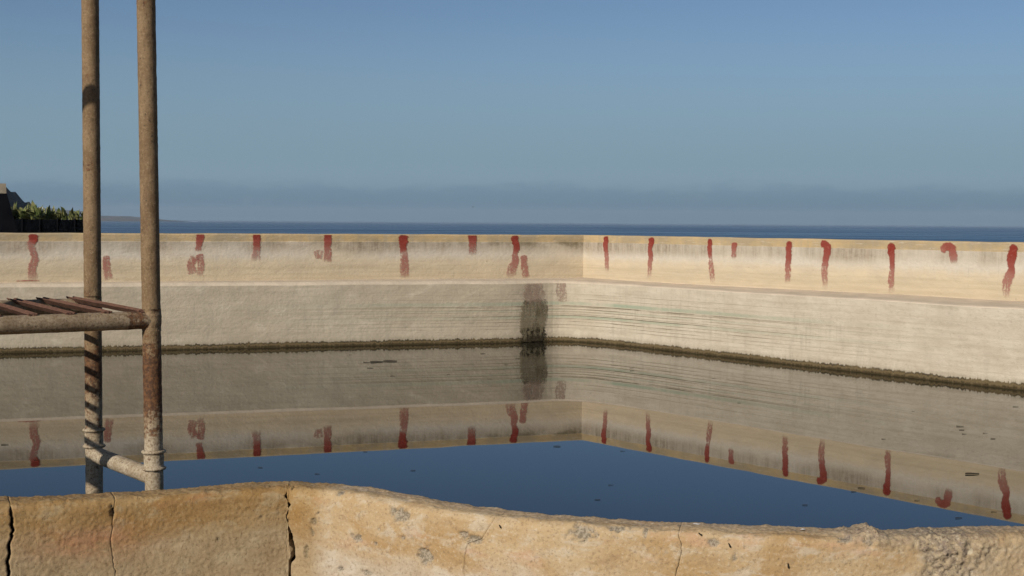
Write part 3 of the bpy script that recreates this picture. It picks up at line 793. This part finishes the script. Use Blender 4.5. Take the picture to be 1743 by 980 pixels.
pR, fR, aR, bR = pole(248.5, 262.5, YR, [(540, 22, .4), (635, 40, 1.0), (685, 34, .72), (738, 22, .55), (590, 25, .4), (20, 60, .3)], 715, [], frame)
pL, fL, aL, bL = pole(153.5, 160.5, YL, [(500, 14, .45), (285, 16, .45), (610, 30, .75), (660, 45, .65), (735, 25, .5), (130, 30, .3), (800, 20, .4)], 690, [], frame)  # real rust; the lower rows also strengthened to paint the shadows darker
# couplings with a bead above and below
for fz, y0, y1, yy in ((fL, 732, 762, YL), (fR, 769, 800, YR)):
    z0, z1 = EYE.z-(y1-hor(200))*yy/F_PX, EYE.z-(y0-hor(200))*yy/F_PX; a, b_ = fz(z0-.004), fz(z1+.004); L = (b_-a).length
    tube('coupling', a, b_, RAD+.0022, frame, lambda t: .28, lambda t: 1, [(.006/L, .0055, .0065), (1-.006/L, .0055, .0065)], rough=.0012)
ZC = EYE.z - (815-hor(255))*YR/F_PX
tube('cross_pipe', fR(ZC), fL(ZC+.012), RAD*.93, frame, lambda t: .12, lambda t: 1)
# rails of the platform
ZP = EYE.z-.3075
rd = on_y(0, 554, 4.075).xy-on_y(250, 543, YR).xy; rd.normalize()
rd3 = Vector((rd.x, rd.y, 0))
LP = 1.42
fr0, rr0 = fR(ZP), fL(ZP+.020)
tube('rail', fr0, fr0+rd3*LP, RAD*.98, frame, lambda t: .8*gauss(t, .035, .03)+.06, lambda t: .45)
tube('rail', rr0, rr0+rd3*LP, RAD*.95, frame, lambda t: .5*gauss(t, .02, .03)+.06, lambda t: .5)
# weld collars where the rails meet the poles
for fz, z in ((fR, ZP), (fL, ZP+.020)):
    a, b_ = fz(z-.034), fz(z+.034); tube('weld', a, b_, RAD+.0006, frame, lambda t: .4, lambda t: .1, [(.5, .020, .0016)], rough=.0016)
# the far end of the platform, beyond the frame of the photograph
for f0 in (fR, fL):
    a, b_ = f0(-.75)+rd3*LP, f0(3.6)+rd3*LP; tube('pole', a, b_, RAD, frame, lambda t: .2, lambda t: 0, seg=16)
def sunward(y_px, dist):                      # the point towards the sun from the rear pole at that photo row
    z = EYE.z-(y_px-hor(158))*YL/F_PX; return fL(z)+SUN_DIR*dist
HD = Vector((.888, .46, 0)); Q = sunward(177, 1.25)
tube('handrail', Q+HD*.07, Q-HD*1.1, .0225, frame, lambda t: .1, lambda t: 0, seg=16)
SD = (rr0-fr0).normalized(); Q = sunward(814, 1.62)
tube('cross_pipe', Q-SD*.35, Q+SD*.6, .030, frame, lambda t: .1, lambda t: 0, seg=16)  # added pipe out of view, placed only to shade the rear pole's foot
# angle-iron slats lying V-down in notches across the two rails
def angle_iron(a, b_, w, th, name='slat'):
    a, b_ = Vector(a), Vector(b_); ax = (b_-a).normalized(); side = ax.cross(Vector((0, 0, 1))).normalized(); up = side.cross(ax)
    s = w/math.sqrt(2); e = th*math.sqrt(2); q = th/math.sqrt(2)
    sec = [(0, 0), (s, s), (s-q, s+q), (0, e), (-s+q, s+q), (-s, s)]; V = []; n = 14
    for i in range(n):
        c = a.lerp(b_, i/(n-1))
        for x, z in sec:
            p = c+side*x+up*z; V.append(p+up*(.0012*fbm(p, 3, 60))+side*(.0012*fbm(p, 3, 45)))
    Fc = grid_faces(n, 6, True)
    Fc += [(0, 1, 2, 3), (0, 3, 4, 5)]; b0 = (n-1)*6; Fc += [(b0+3, b0+2, b0+1, b0), (b0+5, b0+4, b0+3, b0)]
    # rust scale bulging at the near end
    base = len(V); rr, m, k = .0155, 6, 9; cc = a.lerp(b_, .02)+up*.004
    for i in range(m+1):
        th_ = math.pi*i/m
        for j in range(k):
            an = 2*math.pi*j/k; d = side*math.sin(th_)*math.cos(an)*1.35+ax*math.cos(th_)*.75+up*math.sin(th_)*math.sin(an)*.8
            p = cc+d*rr; V.append(p+d*.007*fbm(p, 3, 80))
    Fc += [tuple(base+v for v in f_) for f_ in grid_faces(m+1, k, True)]
    bm = bmesh.new(); vs = [bm.verts.new(v) for v in V]
    for f_ in Fc:
        try: bm.faces.new([vs[i] for i in f_])
        except ValueError: pass
    bmesh.ops.recalc_face_normals(bm, faces=bm.faces)
    me = bpy.data.meshes.new(name); bm.to_mesh(me); bm.free(); me.materials.append(M_RUST)
    o = bpy.data.objects.new(name, me); COL.objects.link(o); return adopt(o, frame)
def rail_at(base, px):                       # distance along a rail of the photo column
    d = ray(px, hor(px)+150); p = base.xy; q = isect(Vector((0, 0)), d.xy, p, p+rd); return (q-p).dot(rd)
n0 = [rail_at(fr0, x) for x in (240, 181, 118, 54, -8)]; f0_ = [rail_at(rr0, x) for x in (124, 73, 23, -28, -79)]
pitch_n, pitch_f = (n0[-1]-n0[0])/4, (f0_[-1]-f0_[0])/4
for i in range(12):
    sn = n0[i] if i < 5 else n0[4]+pitch_n*(i-4)
    sf = f0_[i] if i < 5 else f0_[4]+pitch_f*(i-4)
    if max(sn, sf) > LP-.02: break
    za = RAD-.0125
    a, b_ = fr0+rd3*sn+Vector((0, 0, za)), rr0+rd3*sf+Vector((0, 0, za))
    ax = (b_-a).normalized()
    wd = .0205
    angle_iron(a-ax*.012, b_+ax*.022, wd, .0035)

# ---------------------------------------------------------------- things far left: net fence, banana plants, building
FD = 120.0
def fence():
    x0, x1 = on_y(-260, 372, FD).x, on_y(158, 372, FD).x; top = on_y(60, 372.5, FD).z
    root = empty('net_fence', ((x0+x1)/2, FD, -4), 'long black windbreak net fence behind the basin wall at far left', 'fence')
    n = 14
    for i in range(n):
        a, b_ = x0+(x1-x0)*i/n, x0+(x1-x0)*(i+1)/n; V = []; m, k = 8, 10
        for q in range(m):
            for j in range(k):
                x = a+(b_-a)*q/(m-1); z = -5+(top+5)*j/(k-1); sag = -.05*math.sin(math.pi*q/(m-1))*(j/(k-1))
                V.append((x, FD+.10*math.sin(math.pi*q/(m-1))*math.sin(3*j)+.05, z+sag))
        nf = grid_faces(m, k)
        V2 = [(x, y+.03, z) for x, y, z in V]; b0 = len(V)
        adopt(finish('net_panel', V+V2, nf+[tuple(b0+v for v in f_[::-1]) for f_ in nf], M_NET), root)
    for i in range(n+1):
        x = x0+(x1-x0)*i/n; V = []
        for z in (-5, top+.06):
            for j in range(8): an = 2*math.pi*j/8; V.append((x+.06*math.cos(an), FD-.08+.06*math.sin(an), z))
        adopt(finish('post', V, grid_faces(2, 8, True)+[tuple(range(8, 16))], M_POST), root)
    return top
FTOP = fence()

def banana(px, y, h_px, seed, label):
    rnd = random.Random(seed); g = on_y(px, 372, y); top = on_y(px, 372-h_px, y).z; base = FTOP-2.4
    root = empty('banana_plant', (g.x, y, base), label, 'plant', 'banana plants behind the black net')
    V = []; n = 7
    for i in range(5):
        z = base+(FTOP-.1-base)*i/4; r = .14-.02*i
        for j in range(n): an = 2*math.pi*j/n; V.append((g.x+r*math.cos(an), y+r*math.sin(an), z))
    adopt(finish('stem', V, grid_faces(5, n, True), M_STEM, smooth=True), root)
    V = []; Fc = []; H = top-(FTOP-.35)
    for q in range(17):
        az = rnd.uniform(0, 2*math.pi); L = H*rnd.uniform(.8, 1.35); lean = rnd.uniform(.12, .95); w = rnd.uniform(.14, .26)
        b0 = len(V); m = 9
        d = Vector((math.cos(az), math.sin(az)*.8, 0)); s = Vector((-math.sin(az), math.cos(az), 0)); o = Vector((g.x, y, FTOP-.45+rnd.uniform(-.25, .45)))
        for i in range(m):
            t = i/(m-1); up = L*(t-lean*.55*t**2.6); outw = L*lean*(.25*t+.55*t*t)
            c = o+d*outw+Vector((0, 0, up)); ww = w*math.sin(math.pi*min(1, .06+t*.94)**.8)*(1+.2*rnd.uniform(-1, 1))
            V += [c-s*ww+Vector((0, 0, .25*ww)), c-Vector((0, 0, .0)), c+s*ww+Vector((0, 0, .25*ww))]
        Fc += [tuple(b0+v for v in f_) for f_ in grid_faces(m, 3)]
    adopt(finish('leaves', V, Fc, M_LEAF, smooth=True), root)
rb = random.Random(3)
xs = -12; i = 0
BL = {0: 'banana plant with broad pale leaves above the net'}
while xs < 150:
    hp = 21 if xs < 60 else (18 if xs < 80 else 14)
    if 92 < xs < 112: hp = 13
    hp *= rb.uniform(.75, 1.2)
    banana(xs, FD+2+rb.uniform(0, 4.5), hp, i, ('tall ' if hp > 19 else 'short ')+'banana plant over the black net, '+'first second third fourth fifth sixth seventh eighth ninth tenth eleventh twelfth thirteenth fourteenth fifteenth sixteenth seventeenth eighteenth nineteenth twentieth twenty-first twenty-second twenty-third twenty-fourth'.split()[i]+' from the left')
    xs += rb.uniform(5, 7.5) if xs < 62 else rb.uniform(7, 11); i += 1

def building():
    y = 95.0; x1t, x1b = on_y(11.8, 329, y).x, on_y(19, 358, y).x; zt, zb = on_y(5, 329, y).z, on_y(5, 358, y).z
    k = (x1b-x1t)/(zt-zb); base = -3.0; x0 = x1t-7
    RZ = Matrix.Rotation(math.atan(860/2400)+.03, 3, 'Z'); PV = Vector((x1t, y, 0))
    root = empty('farm_building', (x0+3, y+1, base), 'black slope-sided building topped by a pale concrete block, at the left edge', 'building')
    def box(name, lo, hi, m, fl=0):
        (xa, xb, ya, yb, za), (xc, xd, yc, yd, zc) = lo, hi
        V = [(xa, ya, za), (xb, ya, za), (xb, yb, za), (xa, yb, za), (xc, yc, zc), (xd, yc, zc), (xd, yd, zc), (xc, yd, zc)]
        V = [PV+RZ @ (Vector(v)-PV) for v in V]
        return adopt(finish(name, V, [(3, 2, 1, 0), (4, 5, 6, 7), (0, 1, 5, 4), (1, 2, 6, 5), (2, 3, 7, 6), (3, 0, 4, 7)], m), root)
    w = (zt-base)*k
    box('wall', (x0-w, x1t+w, y-w, y+5+w, base), (x0, x1t, y, y+5, zt), M_DARKW)
    x1c = on_y(11.0, 320, y).x; zc = on_y(5, 312, y).z; zm = on_y(5, 321, y).z
    xm = x1c-.9
    box('concrete_block', (xm+.006, x1c, y+.05, y+1.0, zt+.003), (xm+.006, x1c-.03, y+.05, y+1.0, zc), M_BLOCK)
    for q in range(1, 6):
        box('concrete_block', (xm-.92*q+.006, xm-.92*(q-1), y+.05, y+1.0, zt+.003), (xm-.92*q+.006, xm-.92*(q-1), y+.05, y+1.0, zc-.02*(q % 2)), M_BLOCK)
building()

def house(px, py, y, w, h, label):
    c = on_y(px, py, y); b0 = c.z
    root = empty('house', (c.x, c.y, b0), label, 'house')
    def mk(name, V, Fc, m): return adopt(finish(name, V, Fc, m), root)
    x0, x1, y0, y1 = c.x-w/2, c.x+w/2, y-60, y-40
    V = [(x0, y0, b0-8), (x1, y0, b0-8), (x1, y1, b0-8), (x0, y1, b0-8), (x0, y0, b0+h), (x1, y0, b0+h), (x1, y1, b0+h), (x0, y1, b0+h)]
    mk('wall', V, [(0, 1, 5, 4), (1, 2, 6, 5), (2, 3, 7, 6), (3, 0, 4, 7)], M_WHITE)
    ym = (y0+y1)/2; e = .6
    V = [(x0-e, y0-e, b0+h), (x1+e, y0-e, b0+h), (x1+e, y1+e, b0+h), (x0-e, y1+e, b0+h), (x0-e, ym, b0+h*1.35), (x1+e, ym, b0+h*1.35)]
    mk('roof', V, [(0, 1, 5, 4), (2, 3, 4, 5), (1, 2, 5), (3, 0, 4), (3, 2, 1, 0)], M_ROOF)
house(73, 355, 14600, 42, 12, 'tiny white house on the headland skyline above the banana plants')
house(107, 366, 13600, 30, 13, 'tiny white house low on the headland shore between the banana plants')

# ---------------------------------------------------------------- floating leaves, twigs, a bird
leaf_me = []
for v in range(3):
    rnd = random.Random(v); V = []; n = 8
    for i in range(n):
        t = i/(n-1); w = .5*math.sin(math.pi*min(1, t*.96+.02))**.7*(.8+.4*rnd.random())*.42
        c = .10*math.sin(t*5+v); zc = .08+.12*math.sin(t*3+v)
        V += [(t-.5, c-w, .05), (t-.5, c, .14+zc*.5), (t-.5, c+w, .06), (t-.5, c, .0)]
    Fc = grid_faces(n, 4, True)
    me = bpy.data.meshes.new('floating_leaf'); me.from_pydata(V, [], Fc); me.materials.append(M_DEAD); leaf_me.append(me)
LEAVES = [(641, 616, 22, 'longest'), (624, 617, 12), (636, 618.5, 10), (630, 626.5, 11), (668, 640, 9), (597, 604, 6), (664, 615, 24), (822, 602, 9), (862, 620.5, 7), (881, 610.5, 7), (1076, 631, 8), (1075, 627, 6), (764, 637, 4),
          (1655, 807, 25), (1634, 726, 12), (1637, 732, 9), (1641, 739, 5), (1677, 737.5, 8), (1690, 747, 9), (1729, 692.5, 10), (1555, 700, 6), (1466, 831, 12), (1453, 837, 7), (1428, 912, 10), (1370, 860, 4), (1561, 852, 8), (1692, 871.5, 8), (703, 801, 7), (1632, 882, 13), (1060, 768, 8), (948, 760, 12), (622, 769, 6), (1040, 826, 5), (1017, 851, 4), (8, 757, 12), (62, 783, 8), (443, 796, 5), (540, 807, 5), (1215, 644, 7), (1258, 686, 6), (1504, 747.5, 5)]
def near_of(px, py):
    if py > 860 and px < 1500: return None
    side = 'left' if px < 930 else 'right'
    return side
zone = {}
grp = 'dark leaves floating on the basin water'
for i, L in enumerate(LEAVES):
    px, py, w = L[:3]
    if px == 1428: continue
    c = on_z(px, py, 0); D = c.y; size = max(.04, w*D/F_PX)
    if size > .2: size = .2
    o = bpy.data.objects.new('floating_leaf', leaf_me[i % 3]); COL.objects.link(o)
    o.location = (c.x, c.y, .002); o.scale = (size, size*.5, size*(.42 if D < 15 else .3)); o.rotation_euler = (0, 0, random.uniform(-.35, .35))
    if px < 690 and 590 < py < 660: z_, lab = 'a', '{} from the left of the dark leaves clustered below the left wall'
    elif px < 730 and py > 740: z_, lab = 'b', '{} from the left of the dark specks floating on the lower left water'
    elif px < 900 and py < 700: z_, lab = 'c', '{} from the left of the small leaves floating left of the damp stain'
    elif px < 1300 and py < 700: z_, lab = 'd', '{} from the left of the small leaves floating right of the basin corner'
    elif px < 1300: z_, lab = 'e', '{} from the left of the dark leaves on the central sky reflection'
    elif py < 760: z_, lab = 'f', '{} from the left of the leaves scattered below the right basin wall'
    else: z_, lab = 'g', '{} from the left of the dark leaves over the mirrored red marks at right'
    zone.setdefault(z_, []).append((px, o, lab))
    lab = None
    if (px, py) == (1655, 807): lab = 'long dark twig-like leaf, the largest floating at right'
    if (px, py) == (664, 615): lab = 'long thin brown leaf, the longest in the left floating cluster'
    if (px, py) == (1632, 882): lab = 'ragged pale-flecked leaf floating by the far right end of the low wall'
    tag(o, lab, 'leaf', grp)

ORD = 'first second third fourth fifth sixth seventh eighth ninth tenth eleventh twelfth thirteenth fourteenth fifteenth sixteenth'.split()
for q in zone.values():
    q.sort(key=lambda a: a[0])
    for k, (px, o, lab) in enumerate(q):
        o['category'] = 'leaf'
        if 'label' not in o: o['label'] = lab.format(ORD[k])

for px, py, ang, L, lab in ((1192, 904, -.6, .015, 'tiny dark seed pod stuck on the low wall right of the thin crack'), (1242, 928, -1.1, .015, 'tiny dark seed pod on the low wall, middle of three'), (1342, 963, -1.4, .016, 'tiny dark seed pod lowest on the low wall'), (851, 896, -.9, .013, 'tiny dark seed pod beside the branching crack in the low wall')):
    s, t = near_uv(px, py); k = min(range(len(NP)), key=lambda q: abs(-NP[q][1]-t)+(0 if NP[q][0] > .12 else 9))
    p = near_point(s, k)[0]; n2 = NEAR.nrm(s); tn = NEAR.tan(s); n3 = Vector((n2.x, n2.y, 0)); ax = (Vector((tn.x, tn.y, 0))*math.cos(ang)+Vector((0, 0, math.sin(ang)))).normalized(); sd = ax.cross(n3)
    V = []; m, q = 7, 7
    for i in range(m):
        f = i/(m-1)*2-1; r = .0024*math.sqrt(max(.02, 1-f*f))*(1.2 if f > 0 else .85)
        for j in range(q): an = 2*math.pi*j/q; V.append(ax*f*L/2+(sd*math.cos(an)+n3*math.sin(an))*r)
    o = finish('seed_pod', V, grid_faces(m, q, True), M_DEAD, smooth=True); o.location = p+n3*.0015
    tag(o, lab, 'seed pod', 'seed pods stuck on the low wall')

def bird():
    c = on_y(805, 352, 400); root = empty('bird', c, 'tiny dark bird flying above the sea horizon', 'bird')
    V = []; n = 6
    for i in range(7):
        t = i/6*2-1; r = .07*math.sqrt(max(.01, 1-t*t))
        for j in range(n): an = 2*math.pi*j/n; V.append((c.x+t*.22, c.y+r*math.cos(an), c.z+r*math.sin(an)))
    adopt(finish('body', V, grid_faces(7, n, True), M_BIRD, smooth=True), root)
    for s in (-1, 1):
        V = [(c.x+.07, c.y, c.z+.03), (c.x-.08, c.y, c.z+.03), (c.x+.08, c.y+s*.3, c.z+.16), (c.x-.06, c.y+s*.3, c.z+.16), (c.x-.04, c.y+s*.62, c.z+.10), (c.x-.08, c.y+s*.62, c.z+.10)]
        adopt(finish('wing', V+[(x, y, z+.012) for x, y, z in V], [(0, 1, 3, 2), (2, 3, 5, 4), (7, 6, 8, 9), (9, 8, 10, 11), (0, 2, 8, 6), (2, 4, 10, 8), (1, 7, 9, 3), (3, 9, 11, 5)], M_BIRD), root)
bird()

# ---------------------------------------------------------------- sea haze
def haze():
    z0, z1, r = SEA_Z-8, 190, 22000
    V = [(x, y, z) for z in (z0, z1) for x, y in ((-r, -r), (r, -r), (r, r), (-r, r))]
    m = bpy.data.materials.new('sea_haze'); m.use_nodes = True; t = m.node_tree; t.nodes.remove(t.nodes['Principled BSDF'])
    v = t.nodes.new('ShaderNodeVolumePrincipled'); v.inputs['Color'].default_value = (.7, .82, .95, 1); v.inputs['Density'].default_value = 2.8e-5
    t.links.new(v.outputs[0], t.nodes['Material Output'].inputs['Volume'])
    tag(finish('haze', V, [(3, 2, 1, 0), (4, 5, 6, 7), (0, 1, 5, 4), (1, 2, 6, 5), (2, 3, 7, 6), (3, 0, 4, 7)], m), 'thin blue sea haze over the water', kind='stuff')
haze()
